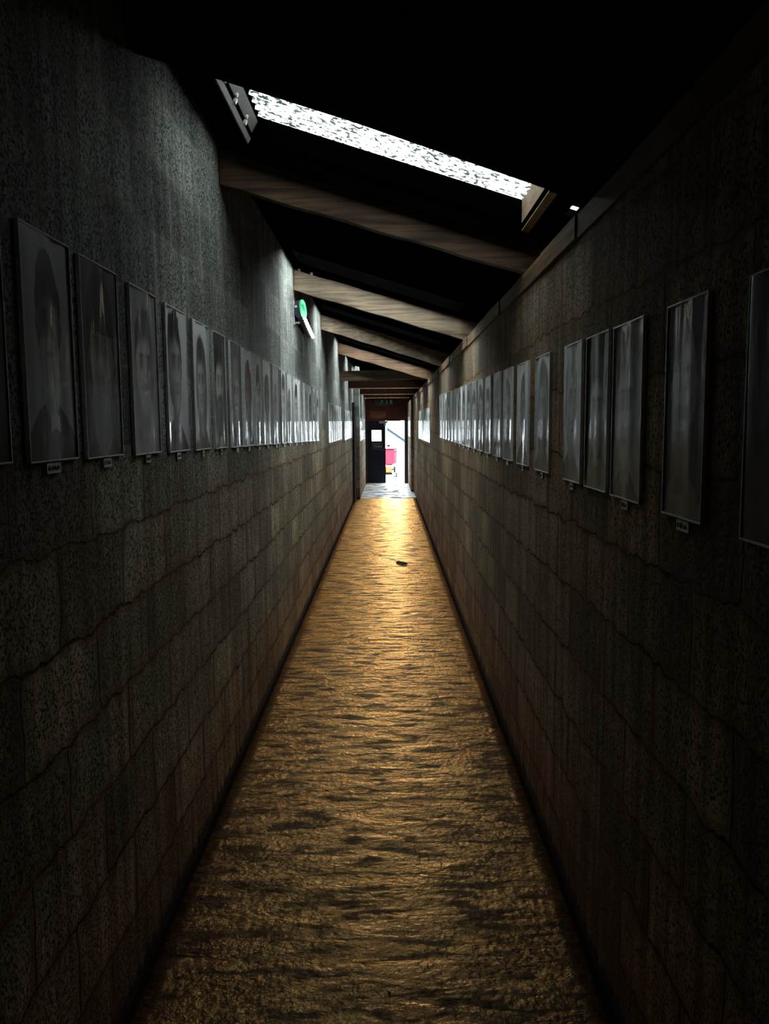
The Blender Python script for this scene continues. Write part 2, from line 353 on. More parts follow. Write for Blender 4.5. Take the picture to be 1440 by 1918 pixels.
# ------------------------------------------------------------------ timbers
BL,BR,TH=SZ(2.712),SZ(2.315),.163
names=['first sloping roof rafter, widest in view, right behind the bright skylight strip',
 'second sloping rafter, pale knotty face, left end just above the green emergency light',
 'third sloping rafter, pale and slender, between the emergency light and the flat tie beam',
 'fourth sloping rafter, dim brown, directly above the first level tie beam']
def rafter(yl,yr,label,j):
    t=.055; slope=(BR-BL)/(R-L)
    def z(x): return BL+slope*(x-L)
    x0,x1=L+.005,.82; m=MB()
    def Yx(x): return yl+(yr-yl)*(x-L)/(R-L)
    n=14; pts=[]
    for k in range(n+1):
        x=x0+(x1-x0)*k/n; w=.0035*math.sin(k*1.7+j*2)
        pts.append((x,Yx(x),z(x)+w))
    for k in range(n):
        (xa,ya,za),(xb,yb,zb)=pts[k],pts[k+1]
        if k==0: pass
        m.hexa([(xa,ya,za),(xb,yb,zb),(xb,yb+t,zb),(xa,ya+t,za),(xa,ya,za+TH),(xb,yb,zb+TH),(xb,yb+t,zb+TH),(xa,ya+t,za+TH)])
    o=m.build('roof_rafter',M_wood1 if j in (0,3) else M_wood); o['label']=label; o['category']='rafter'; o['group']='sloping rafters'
    return o
for j,l in enumerate(names): rafter(*raft[j],l,j)
tl=['nearest level tie beam, brown, spanning wall to wall above the head of the passage',
 'second level tie beam from the camera, thin dark line below the nearest tie beam',
 'third level tie beam from the camera, dark, just in front of the last one',
 'farthest level tie beam, dark, right before the boards with the exit sign']
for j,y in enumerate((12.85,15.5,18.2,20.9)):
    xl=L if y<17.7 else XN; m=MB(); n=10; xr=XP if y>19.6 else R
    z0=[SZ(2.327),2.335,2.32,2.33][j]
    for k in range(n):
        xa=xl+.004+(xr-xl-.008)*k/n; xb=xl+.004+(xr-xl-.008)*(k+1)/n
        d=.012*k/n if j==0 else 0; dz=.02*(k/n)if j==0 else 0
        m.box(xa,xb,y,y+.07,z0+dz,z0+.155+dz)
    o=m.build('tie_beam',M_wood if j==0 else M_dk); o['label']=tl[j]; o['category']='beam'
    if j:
        m=MB(); m.box(xl+.006,xr-.006,y-.006,y+.0,z0-.002,z0+.010); m.build('painted_lit_edge',M_woody,o); o['group']='level tie beams'  # pale strip paints the floor-lit bottom edge onto the beam
b=MB()
for k in range(40):
    y0=-2.1+k*.6; y1=y0+.6; y1=min(y1,19.55)
    if y0>=y1: break
    w=.004*math.sin(k*2.1)
    b.box(R-.012+w,R+.14,y0,y1,PL-.075,PL-.001)
tag(b.build('wall_plate',M_woody),'long brown timber plate along the top of the right wall under the rafters','timber')
# bolts on top of rafter 2
for x,lab in ((L+.05,'small bright bolt head on the left end of the second rafter, nearer the wall'),(L+.15,'small bright bolt head on the second rafter, farther from the wall')):
    zz=BL+(BR-BL)/(R-L)*(x-L)+TH
    m=MB(); m.cyl((0,0,-.002),(0,0,1),.009,.016,8); m.cyl((0,0,.012),(0,0,1),.015,.007,6)
    o=m.build('bolt',M_alu,loc=(x,6.63,zz-.001)); tag(o,lab,'bolt','bolts on the second rafter')

# ------------------------------------------------------------------ floor covering
def fbm(x,y,sx,sy,o=0): return mnoise.fractal(Vector((x*sx,y*sy,o)),1.0,2.0,3)
nx,ny=26,900; y0,y1=-2.15,17.9; XL0,XR0=L+.03,R-.03
vs=[];fs=[]
for j in range(ny+1):
    y=y0+(y1-y0)*(j/ny)
    for i in range(nx+1):
        u=i/nx; ex=.006*mnoise.noise(Vector((y*1.7,u*9,3)))
        if y>17.7: xl=max(XL0,XN+.02)
        else: xl=XL0
        xr=XR0 if y<19.55 else XP-.02
        x=xl+(xr-xl)*u+(ex if i in(0,nx) else 0)
        edge=min(u,1-u)*2
        z=.0030*fbm(x,y,1.2,7)+.0022*fbm(x,y,3,16,5)+.0016*max(0,.35-edge)*8*abs(mnoise.noise(Vector((x*3,y*9,8))))
        vs.append((x,y,max(z+.003,-.004)))
W=nx+1
for j in range(ny):
    for i in range(nx):
        q=j*W+i; fs.append((q,q+1,q+W+1,q+W))
n0=len(vs)
top=len(vs)
# skirt
for j in range(ny+1):
    for i in (0,nx): vs.append((vs[j*W+i][0],vs[j*W+i][1],-.014))
for j in range(ny):
    a=j*W; c=n0+2*j; fs.append((a,a+W,c+2,c)); a=j*W+nx; c=n0+2*j+1; fs.append((a+W,a,c,c+2))
m=MB(); m.v=vs; m.f=fs; m.m=[0]*len(fs)
tag(m.build('floor_runner',M_floor,smooth=True),'worn brown wrinkled floor covering running the whole length of the passage','floor covering')

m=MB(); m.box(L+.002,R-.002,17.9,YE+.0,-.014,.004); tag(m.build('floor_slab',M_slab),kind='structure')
# litter
def chip(x,y,sz,seed,mat,label,name='paper_scrap',group=None):
    r=random.Random(seed); m=MB(); n=9; pts=[]
    for k in range(n):
        a=2*PI*k/n; q=sz*(.7+.5*r.random()); pts.append((q*math.cos(a)*.55,q*math.sin(a),.0))
    m.poly([(p[0],p[1],.004+.003*r.random()) for p in pts]); m.poly([(p[0],p[1],0) for p in reversed(pts)])
    for k in range(n):
        q=(k+1)%n; a=m.v[k];c=m.v[q]; m.poly([(pts[k][0],pts[k][1],0),(pts[q][0],pts[q][1],0),c,a])
    o=m.build(name,mat,loc=(x,y,.006)); o.rotation_euler.z=r.random()*.5; tag(o,label,'litter',group); return o
chip(-.007,2.17,.0075,1,M_white,'small white scrap lying on the floor at the bottom middle of the picture')
chip(.142,9.45,.12,4,plain('wet_leaf',(.03,.015,.008),.9,spec=.1),'dark flattened rag in the golden glare on the floor','rag')
r=random.Random(5); sp=MB()
for k in range(46):
    x=-.60+.22*r.random(); y=2.2+.75*r.random()**1.2+(.1 if k%2 else 0); q=.0012+.0014*r.random()
    sp.cyl((x,y,.003),(0,0,1),q,.003,6)
tag(sp.build('paint_flecks',M_white),'scatter of tiny pale flecks on the floor near the left wall foot','flecks',kind='stuff')

# ------------------------------------------------------------------ portraits
def sm(a,b,x):
    t=np.clip((x-a)/(b-a+1e-9),0,1); return t*t*(3-2*t)
def vnoise(u,v,sx,sy,seed):
    rs=np.random.RandomState(seed); g=rs.rand(int(sy)+2,int(sx)+2)
    x=u*sx; y=v*sy; xi=np.clip(np.floor(x).astype(int),0,int(sx)); yi=np.clip(np.floor(y).astype(int),0,int(sy))
    fx=x-xi; fy=y-yi; fx=fx*fx*(3-2*fx); fy=fy*fy*(3-2*fy)
    return (g[yi,xi]*(1-fx)+g[yi,xi+1]*fx)*(1-fy)+(g[yi+1,xi]*(1-fx)+g[yi+1,xi+1]*fx)*fy
def paint(u,v,P):
    """grey value of a head-and-shoulders studio photograph; u right, v up, 0..1"""
    sd=P['seed']; N=lambda sx,sy,k=0: vnoise(u,v,sx,sy,sd*13+k)
    g=P['bg']*(.85+.3*v)+.03*(N(5,7)-.5)
    cx=P.get('cx',.5); cy=P.get('cy',.56); rx=P.get('rx',.27); ry=P.get('ry',.27); turn=P.get('turn',0)
    # shoulders and clothes
    sh=P.get('sh',.26); top=sh-.55*np.abs(u-cx)**1.6*1.1
    body=sm(0,.02,top-v+.02*(N(6,4,2)-.5)); cl=P['cloth']*(.75+.5*N(8,10,3))
    g=g*(1-body)+cl*body
    # open collar
    col=sm(0,.03,(sh-.02-v)-np.abs(u-cx)*1.9+.02); 
    inner=P.get('shirt',P['cloth'])*(.8+.4*N(6,14,4)); g=g*(1-col*body)+inner*col*body
    # long hair behind
    hair=P['hair']*(.55+.9*N(26,9,5))
    if P.get('long'):
        lh=sm(1.12,.98,np.sqrt(((u-cx)/(rx*1.38))**2+((v-cy+.04)/(ry*1.5))**2)); g=g*(1-lh)+hair*lh
    # neck
    nk=sm(.0,.05,rx*.58-np.abs(u-cx))*sm(sh-.14,sh-.09,v)*sm(cy,cy-.05,v); skin=P['skin']
    g=g*(1-nk)+skin*.55*(.85+.3*N(8,8,6))*nk
    # head of hair
    e=np.sqrt(((u-cx)/(rx*1.12))**2+((v-cy-P.get('vol',.05))/(ry*1.14))**2)+.17*(N(13,17,7)-.5)
    hh=sm(1.04,.97,e)*(0 if P.get('bald') else 1); g=g*(1-hh)+hair*hh
    # face: jaw narrows downwards
    t=(v-cy)/ry; wj=rx*(1-.22*np.clip(-t,0,1)**2); f=np.sqrt(((u-cx)/wj)**2+t**2)
    hl=P.get('line',.62)
    face=sm(1.03,.96,f)*(1 if P.get('bald') else sm(hl+.24,hl-.12,t+.25*np.abs(u-cx)/rx+.16*(N(12,6,8)-.5)))
    side=P.get('light',-.4); sx=(u-cx)/rx
    shade=.86-.46*np.clip(sx*(-1 if side>0 else 1)+.15,-.6,1.2)-.30*f**4+.16*(N(10,14,9)-.5)+.14*(N(34,44,10)-.5)
    fc=skin*np.clip(shade+.2,.12,1.4)
    # features
    def blob(x,y,a,b_,k): return np.exp(-((sx-x-turn)/a)**2-((t-y)/b_)**2)*k
    for s in (-.40,.40):
        fc=fc*(1-blob(s,.13,.28,.13,.72)); fc=fc*(1-blob(s,.27,.30,.045,.8))
        fc=fc+skin*.5*blob(s,.10,.15,.035,1.); fc=fc*(1-blob(s,.10,.075,.045,.95))
        fc=fc+.2*blob(s+.03,.125,.02,.012,1)
        fc=fc*(1-blob(s,-.0,.2,.03,.3))
    fc=fc+skin*.45*blob(.02,-.02,.07,.28,1)            # nose ridge
    fc=fc*(1-blob(.15,-.12,.08,.24,.6)); fc=fc*(1-blob(0,-.36,.26,.04,.45)); fc=fc*(1-blob(.62,-.35,.22,.4,.5)); fc=fc*(1-blob(-.66,-.35,.18,.4,.35)); fc=fc*(1-blob(0,.78,.8,.16,.35))
    fc=fc+skin*.35*blob(0,-.24,.1,.05,1)
    for s in (-.1,.1): fc=fc*(1-blob(s,-.31,.055,.025,.8))
    fc=fc*(1-blob(0,-.40,.05,.05,.25))
    for s in (-.55,.55): fc=fc*(1-blob(s*.62,-.36,.05,.18,.3)); fc=fc+skin*.22*blob(s,-.12,.2,.14,1)
    if P.get('smile'):
        cv=-.50+.10*((sx-turn)/.4)**2; mo=np.exp(-((t-cv)/.065)**2)*sm(.42,.34,np.abs(sx-turn)); fc=fc*(1-.7*mo)
        te=np.exp(-((t-cv-.0)/.036)**2)*sm(.34,.28,np.abs(sx-turn)); fc=fc*(1-te)+.70*te
    else:
        cv=-.50-.02*((sx-turn)/.3)**2; mo=np.exp(-((t-cv)/.022)**2)*sm(.34,.25,np.abs(sx-turn)); fc=fc*(1-.8*mo)
        fc=fc*(1-blob(0,-.455,.2,.03,.35)); fc=fc*(1-blob(0,-.56,.2,.035,.25)); fc=fc*(1-blob(0,-.64,.15,.03,.35))
    for s in P.get('wrinkle',[]): fc=fc*(1-np.exp(-((t-s)/.012)**2)*.28*sm(.6,.4,np.abs(sx)))
    g=g*(1-face)+fc*face
    # ears
    for s in (-1,1):
        er=sm(1.1,.8,np.sqrt(((u-cx-s*rx*1.03)/.035)**2+((v-cy-.0)/.055)**2))*(0 if P.get('long') else 1); g=g*(1-er)+skin*.55*er
    if P.get('beard'):
        bd=P['beard']; e2=np.sqrt(((u-cx)/(rx*1.0))**2+((v-cy+ry*.78)/(ry*(.62+.4*P.get('blen',0))))**2)+.12*(N(30,12,11)-.5)
        bb=sm(1.04,.9,e2)*sm(-.12,-.3,t+.0*sx)*(1-.9*np.exp(-((t+.5)/.05)**2-((sx)/.28)**2)); tone=bd*(.35+1.3*N(34,8,12)); g=g*(1-bb)+tone*bb
    if P.get('hat'):
        ht=sm(.30,.36,t)*sm(1.12,1.02,np.sqrt(((u-cx)/(rx*1.15))**2+((v-cy-.02)/(ry*1.25))**2)); g=g*(1-ht)+P['hat']*(.7+.6*N(5,22,13))*ht
    if P.get('collar'):
        ct=sm(0,.012,.045-np.abs(v-(sh-.115)+ .25*np.abs(u-cx-.05))-0*u)*sm(.11,.10,np.abs(u-cx-.05)); g=g*(1-ct)+P['collar']*ct
    if P.get('glasses'):
        for s in (-.4,.4):
            rr=np.sqrt(((sx-s-turn)/.3)**2+((t-.1)/.17)**2); g=g*(1-face*.8*np.exp(-((rr-1)/.1)**2))
    if P.get('check'): g=g*(1-body*.35*(np.sin(u*60)>0)*(np.sin(v*90)>0))
    return np.clip(g*1.5,.006,.85)

def portrait(side,yc,w,z0,z1,P,label,nx,ny,group,xw=None):
    xw=(L if side<0 else R) if xw is None else xw
    root=empty('portrait_photograph',(xw-side*.004,yc,z0),PI/2 if side<0 else -PI/2)
    tag(root,label,'portrait',group)
    h=z1-z0; rs=random.Random(P['seed']*7+1); bd=.0035
    us=np.linspace(0,1,nx+1); vs_=np.linspace(0,1,ny+1); U,V=np.meshgrid(us,vs_); u=U.ravel(); v=V.ravel()
    g=paint(u,v,P)
    x=(u-.5)*(w-2*bd); z=bd+v*(h-2*bd)
    ph=rs.random()*6; yv=-(.0020*np.sin(u*PI*2*(1+rs.random())+ph)*(.4+v)+.0014*np.sin(u*17+ph)*v)-.003
    co=np.stack([x,yv,z],1)
    fs=[]; W=nx+1
    for j in range(ny):
        for i in range(nx):
            q=j*W+i; fs.append((q,q+1,q+W+1,q+W))
    me=bpy.data.meshes.new('photographic_print'); me.from_pydata(co.tolist(),[],fs); me.materials.append(M_print)
    tint=np.array(P.get('tint',(.93,1.,1.0))); a=me.color_attributes.new('print','FLOAT_COLOR','POINT')
    c=np.ones((len(u),4)); c[:,:3]=g[:,None]*tint[None,:]; a.data.foreach_set('color',c.ravel())
    me.polygons.foreach_set('use_smooth',[True]*len(fs)); me.update()
    o=bpy.data.objects.new('photographic_print',me); C.objects.link(o); o.parent=root
    # clear laminate pouch edge round the print
    m=MB(); hw=w/2; t=.0035
    def bar(xa,xb,za,zb): m.box(xa,xb,-.0066,.0035,za,zb)
    bar(-hw,-hw+bd,0,h); bar(hw-bd,hw,0,h); bar(-hw+bd,hw-bd,0,bd); bar(-hw+bd,hw-bd,h-bd,h)
    m.build('laminate_border',M_lam,root)
    return root

def caption(side,yc,z1,w,label,detail,xw=None,group='caption cards',tilt=0,seed=1):
    xw=(L if side<0 else R) if xw is None else xw
    root=empty('caption_card',(xw-side*.003,yc,z1-.023),PI/2 if side<0 else -PI/2)
    tag(root,label,'card',group); root.rotation_euler.y=0
    h=.023; m=MB(); m.box(-w/2,w/2,-.0045,-.001,0,h); m.build('card',M_white,root)
    if detail:
        r=random.Random(seed); m=MB(); x=-w/2+.005
        while x<w/2-.009:
            l=.0022+.002*r.random(); hh=.006+.006*r.random()
            z0=.0065
            if r.random()<.13: x+=.004
            m.box(x,x+l*.55,-.0052,-.0044,z0,z0+hh)
            if r.random()<.7: m.box(x,x+l,-.0052,-.0044,z0+(hh-.002)*r.random(),z0+(hh-.002)*.5+.0035)
            x+=l+.0006
        m.build('lettering',M_ink,root)
    return root

def rndP(seed):
    r=random.Random(seed*31+7); dark=r.random()
    return dict(seed=seed,bg=r.choice([.10,.2,.34,.42,.5]),skin=.10+.30*r.random(),hair=r.choice([.015,.03,.05,.2]),cloth=r.choice([.015,.03,.08,.2]),
        shirt=r.choice([.05,.3,.5]),rx=.25+.07*r.random(),ry=.25+.05*r.random(),cy=.50+.08*r.random(),cx=.46+.08*r.random(),vol=.03+.05*r.random(),
        light=r.choice([-1,1]),smile=r.random()<.3,long=r.random()<.3,bald=r.random()<.12,beard=(.05 if r.random()<.3 else None),turn=(r.random()-.5)*.3,sh=.22+.06*r.random(),tint=(.94,.97,1.0))
# --- left wall, near ones from the photograph
def zt1(y): return 2.063-.0078*(y-1.6)
def zb1(y): return 1.578-.0135*(y-1.6)
LS=[((1.27,1.555),dict(seed=1,bg=.02,skin=.06,hair=.01,cloth=.01),'portrait cut off by the left picture edge, very dark, nearest on the left wall'),
 ((1.634,1.891),dict(seed=2,bg=.27,skin=.16,hair=.012,cloth=.010,shirt=.12,beard=.26,blen=.6,collar=.45,rx=.24,ry=.25,cy=.60,vol=.06,sh=.30,light=1,line=.5),'largest portrait on the left wall, bearded man with dark curly hair and black jacket'),
 ((1.948,2.213),dict(seed=3,bg=.06,skin=.15,hair=.02,cloth=.015,shirt=.07,rx=.33,ry=.36,cy=.52,hat=.02,beard=.10,blen=.1,light=1,sh=.2,turn=.05,wrinkle=(.2,.3)),'dark close-up portrait of a bearded face, second full portrait on the left wall'),
 ((2.319,2.583),dict(seed=4,bg=.20,skin=.34,hair=.10,cloth=.20,shirt=.22,rx=.31,ry=.30,cy=.52,smile=1,sh=.24,tint=(.93,.95,1.0)),'light grey portrait of a smiling person showing teeth on the left wall'),
 ((2.684,2.959),dict(seed=5,bg=.40,skin=.22,hair=.02,cloth=.012,shirt=.10,rx=.29,ry=.33,cy=.58,cx=.42,turn=.2,light=1,sh=.26,tint=(.93,.96,1.0)),'portrait of a man turned sideways in a dark suit, pale backdrop, left wall'),
 ((3.053,3.317),dict(seed=6,bg=.42,skin=.28,hair=.05,cloth=.03,shirt=.04,rx=.24,ry=.27,cy=.52,long=1,sh=.22,tint=(.93,.96,1.0)),'long-haired person on a pale backdrop, fifth full portrait on the left wall'),
 ((3.406,3.667),dict(seed=7,bg=.02,skin=.30,hair=.015,cloth=.02,shirt=.2,rx=.28,ry=.32,cy=.54,beard=.03),'pale face against black, sixth full portrait from the left picture edge'),
 ((3.776,4.057),rndP(21),'seventh full portrait from the left picture edge, on the left wall'),
 ((4.10,4.40),rndP(8),'eighth full portrait from the left picture edge, on the left wall'),
 ((4.46,4.70),rndP(9),'ninth full portrait from the left picture edge, on the left wall'),
 ((4.75,5.08),rndP(10),'tenth full portrait from the left picture edge, on the left wall'),
 ((5.14,5.45),rndP(11),None),((5.56,5.82),rndP(12),None),((5.88,6.16),rndP(13),None),((6.30,6.62),rndP(14),None),((6.72,7.02),rndP(15),None),((7.11,7.44),rndP(16),None),((7.50,7.80),rndP(17),None),((7.87,8.16),rndP(18),None),((8.25,8.58),rndP(19),None)]
who=['cut-off dark','bearded curly-haired man\'s','dark bearded close-up','smiling person\'s','sideways man\'s','long-haired person\'s','pale-faced','seventh','eighth','ninth','tenth']
for k,((a,c),P,lab) in enumerate(LS):
    a,c=SY(a),SY(c); yc=(a+c)/2; z1=SZ(zt1(yc/S)); z0=SZ(zb1(yc/S))
    res=(72,132) if k<4 else ((48,90) if k<8 else (26,48))
    lab=lab or 'narrow foreshortened portrait in the glossy row below the green emergency light'
    portrait(-1,yc,c-a,z0,z1,P,lab,*res,'portraits on the left wall')
    w=[.06,.075,.06,.05,.05,.03,.03][k] if k<7 else .05
    off=[.0,-.01,.01,.0,-.01,.0,.0][k] if k<7 else 0
    if k: caption(-1,yc+off,z0-.004,w,(f'white name card under the {who[k]} portrait on the left wall' if k<len(who) else 'tiny white card under the glossy portrait row below the green emergency light'),k<7,seed=k+3)
def far_row(side,y0,y1,pitch,w,zt,zb,lab,clab,seed,xw=None,cards=True):
    y=y0; k=0
    while y+w<=y1+.02:
        portrait(side,y+w/2,w,zb,zt,rndP(seed+k),lab,12,22,'portraits on the left wall' if side<0 else 'portraits on the right wall',xw)
        if cards: caption(side,y+w/2,zb-.004,.05,clab,False,xw)
        y+=pitch; k+=1
far_row(-1,SY(10.04),SY(13.0),.42,.31,1.93,1.42,'small portrait in the far left row before the thin wall strip, mirroring white daylight','tiny card under the first far row of portraits on the left wall',40)
far_row(-1,SY(13.69),SY(16.6),.42,.31,1.915,1.385,'tiny portrait in the left row next to the dark side doorway, mirroring white daylight','tiny card under the left portrait row next to the dark side doorway',60)
far_row(-1,18.1,22.2,.45,.34,1.80,1.28,'tiny portrait on the left wall return between side doorway and navy door','x',80,XN,False)
# --- right wall
def zt2(y): return 1.896+.0115*(y-1.5)
def zb2(y): return 1.450+.006*(y-1.5)
RS=[((1.09,1.375),dict(seed=101,bg=.015,skin=.02,hair=.01,cloth=.02),'almost black portrait cut off by the right picture edge'),
 ((1.549,1.772),dict(seed=102,bg=.02,skin=.30,hair=.02,cloth=.09,shirt=.12,rx=.33,ry=.34,cy=.60,cx=.46,bald=1,beard=.05,blen=.2,light=1,sh=.26,wrinkle=(.35,.5,.62)),'largest portrait on the right wall, balding man in grey collar against black'),
 ((1.934,2.187),dict(seed=103,bg=.20,skin=.33,hair=.18,cloth=.03,shirt=.15,rx=.34,ry=.37,cy=.52,cx=.46,sh=.2,line=.7),'light grey close-up face with white margin, second full portrait on the right wall'),
 ((2.235,2.480),dict(seed=104,bg=.03,skin=.34,hair=.03,cloth=.09,shirt=.12,rx=.27,ry=.32,cy=.50,line=.6),'portrait with a pale oval face on black, third full one on the right wall'),
 ((2.539,2.785),dict(seed=105,bg=.42,skin=.24,hair=.2,cloth=.1,shirt=.12,rx=.31,ry=.38,cy=.56,cx=.42,turn=.15,wrinkle=(.3,.4)),'wrinkled face on a pale backdrop, fourth full portrait on the right wall'),
 ((3.036,3.325),dict(seed=106,bg=.40,skin=.12,hair=.03,cloth=.02,shirt=.03,rx=.26,ry=.30,cy=.55,long=1,tint=(.92,.96,1.)),'dark-headed portrait on a pale backdrop, standing apart, fifth full one on the right wall'),
 ((3.497,3.79),dict(seed=107,bg=.45,skin=.10,hair=.02,cloth=.012,shirt=.3,rx=.22,ry=.26,cy=.56,tint=(.92,.96,1.)),'small dark head on white backdrop, sixth full portrait on the right wall'),
 ((3.953,4.25),rndP(110),'seventh full portrait counted from the right picture edge, on the right wall'),
 ((4.356,4.65),rndP(111),'eighth full portrait counted from the right picture edge, on the right wall'),
 ((4.753,5.08),rndP(112),'ninth full portrait counted from the right picture edge, on the right wall'),
 ((5.145,5.47),rndP(113),None),((5.52,5.86),rndP(114),None),((5.92,6.24),rndP(115),None),((6.32,6.63),rndP(116),None),((6.70,7.02),rndP(117),None),((7.10,7.42),rndP(118),None),((7.50,7.80),rndP(119),None),((7.90,8.20),rndP(120),None),((8.28,8.58),rndP(121),None),((8.66,8.96),rndP(122),None),((9.05,9.38),rndP(123),None)]
whoR=['cut-off black','balding man\'s','white-margined close-up','pale oval face','wrinkled face','dark long-haired head','small dark head','seventh','eighth','ninth']
for k,((a,c),P,lab) in enumerate(RS):
    a,c=SY(a),SY(c); yc=(a+c)/2; z1=SZ(zt2(yc/S)); z0=SZ(zb2(yc/S))
    res=(72,132) if k<4 else ((48,90) if k<7 else (26,48))
    portrait(1,yc,c-a,z0,z1,P,lab or 'narrow foreshortened portrait in the glossy middle row on the right wall',*res,'portraits on the right wall')
    if k!=3: caption(1,yc+(-.01 if k==1 else 0),z0-.004,[.05,.07,.055,.05,.05,.04,.04][k] if k<7 else .05,(f'white name card under the {whoR[k]} portrait on the right wall' if k<len(whoR) else 'tiny white card under the glossy middle portrait row on the right wall'),k<7,seed=k+33)
far_row(1,SY(11.64),SY(15.95),.40,.31,1.90,1.375,'small portrait in the far row on the right wall, mirroring blue and white daylight','tiny card under the far portrait row on the right wall',140)
far_row(1,20.0,22.2,.44,.34,1.85,1.34,'tiny portrait on the right wall return beside the far doorway','x',170,XP,False)

# ------------------------------------------------------------------ emergency light on the left wall
def lens_material():
    m,nt,p,N,K=new('green_glow'); tc=N.new('ShaderNodeTexCoord'); sp=N.new('ShaderNodeSeparateXYZ'); K.new(tc.outputs['Object'],sp.inputs[0])
    mr=N.new('ShaderNodeMapRange'); K.new(sp.outputs['Z'],mr.inputs[0]); mr.inputs[1].default_value=-.07; mr.inputs[2].default_value=.07
    K.new(ramp(N,K,mr.outputs[0],[(.1,(.55,1,.72)),(.4,(.10,.75,.35)),(.9,(.04,.45,.20))]),p.inputs['Emission Color']); p.inputs['Emission Strength'].default_value=1; p.inputs['Base Color'].default_value=(.02,.2,.08,1); return m
def oval(n=24,a=.045,b_=.07): return [(a*math.copysign(abs(math.cos(t))**.8,math.cos(t)),b_*math.copysign(abs(math.sin(t))**.8,math.sin(t))) for t in [2*PI*k/n for k in range(n)]]
e=empty('emergency_light',(L,6.56,2.575))
tag(e,'green glowing emergency light with beaded white tube, bracketed on the left wall','light')
m=MB(); prof=[(x+.058,z) for x,z in oval()]; n=len(prof)
for k in range(n): m.v.append((prof[k][0],0,prof[k][1]))
for k in range(n): m.v.append((prof[k][0]*.7,.90,prof[k][1]*.7-.085))
for k in range(n): q=(k+1)%n; m.f.append((k,q,n+q,n+k)); m.m.append(0)
m.f.append(tuple(range(n))); m.m.append(0); m.f.append(tuple(range(2*n-1,n-1,-1))); m.m.append(0)
m.build('housing',M_frame,e)
m=MB(); prof=[(x+.083-.12*(z+.0),z) for x,z in oval(24,.027,.074)]
for yy,sc in ((-.002,1.),(-.016,.85),(-.022,.5)):
    for x,z in prof: m.v.append((.083+(x-.083)*sc,yy,z*sc))
for r_ in range(2):
    for k in range(n): q=(k+1)%n; m.f.append((r_*n+q,r_*n+k,(r_+1)*n+k,(r_+1)*n+q)); m.m.append(0)
m.f.append(tuple(2*n+k for k in range(n))); m.m.append(0)
m.build('green_lens',lens_material(),e,smooth=True)
m=MB()
for k in range(8):
    y=.06+.105*k; z=-.058-.0105*k
    for r_,(dy,rad) in enumerate(((-.038,.006),(-.022,.014),(0,.018),(.022,.014),(.038,.006))): pass
    m.cyl((.085,y-.030,z),(0,1,-.07),.009,.018,10,r2=.016); m.cyl((.085,y-.012,z-.001),(0,1,-.07),.016,.024,10); m.cyl((.085,y+.012,z-.002),(0,1,-.07),.016,.020,10,r2=.009)
m.build('tube',emit('white_tube',(.95,1,.97),2.2),e)
m=MB(); m.box(-.0,.05,.03,.05,-.11,-.095); m.box(0,.012,.0,.06,-.12,.06); m.build('bracket',M_grey,e)
m=MB(); m.cyl((.026,-.004,.02),(0,-1,0),.010,.006,12); m.build('screw',M_alu,e)

# ------------------------------------------------------------------ far end
# exit sign over the door
e=empty('exit_sign',(.0,YE-.035,2.275)); tag(e,'dark green exit sign with running figure and arrow above the far door','sign')
m=MB(); m.box(-.34,.25,-.02,.02,-.10,.075); m.build('sign_box',plain('dark_green',(.004,.02,.012),.4),e,bevel=.004)
mg=plain('sign_marks',(.30,.34,.32),.6)
m=MB(); m.cyl((-.165,-.026,.045),(0,1,0),.016,.006,10)
m.hexa([(-.175,-.026,-.02),(-.145,-.026,-.02),(-.145,-.02,-.02),(-.175,-.02,-.02),(-.16,-.026,.035),(-.12,-.026,.035),(-.12,-.02,.035),(-.16,-.02,.035)])
m.hexa([(-.235,-.026,-.055),(-.205,-.026,-.055),(-.205,-.02,-.055),(-.235,-.02,-.055),(-.175,-.026,-.01),(-.14,-.026,-.01),(-.14,-.02,-.01),(-.175,-.02,-.01)])
m.build('running_figure',mg,e)
m=MB(); m.box(-.035,-.01,-.026,-.02,-.03,.06); m.poly([(-.06,-.026,-.025),(-.0225,-.026,-.065),(.015,-.026,-.025)]); m.build('arrow',mg,e)
m=MB(); m.box(.065,.13,-.026,-.02,-.055,.055); m.build('doorway_symbol',mg,e)
m=MB(); 
for k in range(6): m.cyl((0,0,0),(0,0,1),.001,.001,3)
m=MB(); m.cyl((0,.02,-.02),(0,0,1),.022,.02,12,r2=.006); o=m.build('ceiling_sensor',M_white,loc=(-.21,YE-.045,2.185)); tag(o,'tiny pale cone-shaped sensor under the exit sign','sensor')
# left leaf, closed, with a window
d=empty('door_1',(DL,YE+.03,0)); tag(d,kind='structure'); d['label']='navy door leaf with small square window'
W=DM-DL; wx0,wx1,wz0,wz1=.125,.395,1.185,1.495
m=MB(); m.box(0,wx0,0,.045,.012,DT); m.box(wx1,W,0,.045,.012,DT); m.box(wx0,wx1,0,.045,.012,wz0); m.box(wx0,wx1,0,.045,wz1,DT)
m.build('leaf',M_navy,d)
mgl,nt,p,N,K=new('door_glass'); p.inputs['Transmission Weight'].default_value=1; p.inputs['Roughness'].default_value=.0; p.inputs['IOR'].default_value=1.02; p.inputs['Base Color'].default_value=(.95,.97,.97,1)
m=MB(); m.box(wx0,wx1,.018,.022,wz0,wz1); m.build('pane',mgl,d)
m=MB()
for q in ((wx0-.012,wx0+.004,wz0-.012,wz1+.012),(wx1-.004,wx1+.012,wz0-.012,wz1+.012),(wx0,wx1,wz0-.012,wz0+.004),(wx0,wx1,wz1-.004,wz1+.012)): m.box(q[0],q[1],-.006,.0,q[2],q[3])
m.build('glazing_bead',M_navy,d)
m=MB(); m.box(W-.07,W-.05,-.03,0,.86,.98); m.cyl((W-.06,-.05,.93),(-1,0,0),.009,.10,10); m.cyl((W-.06,-.05,.93),(0,1,0),.009,.04,10); m.build('handle',M_frame,d)
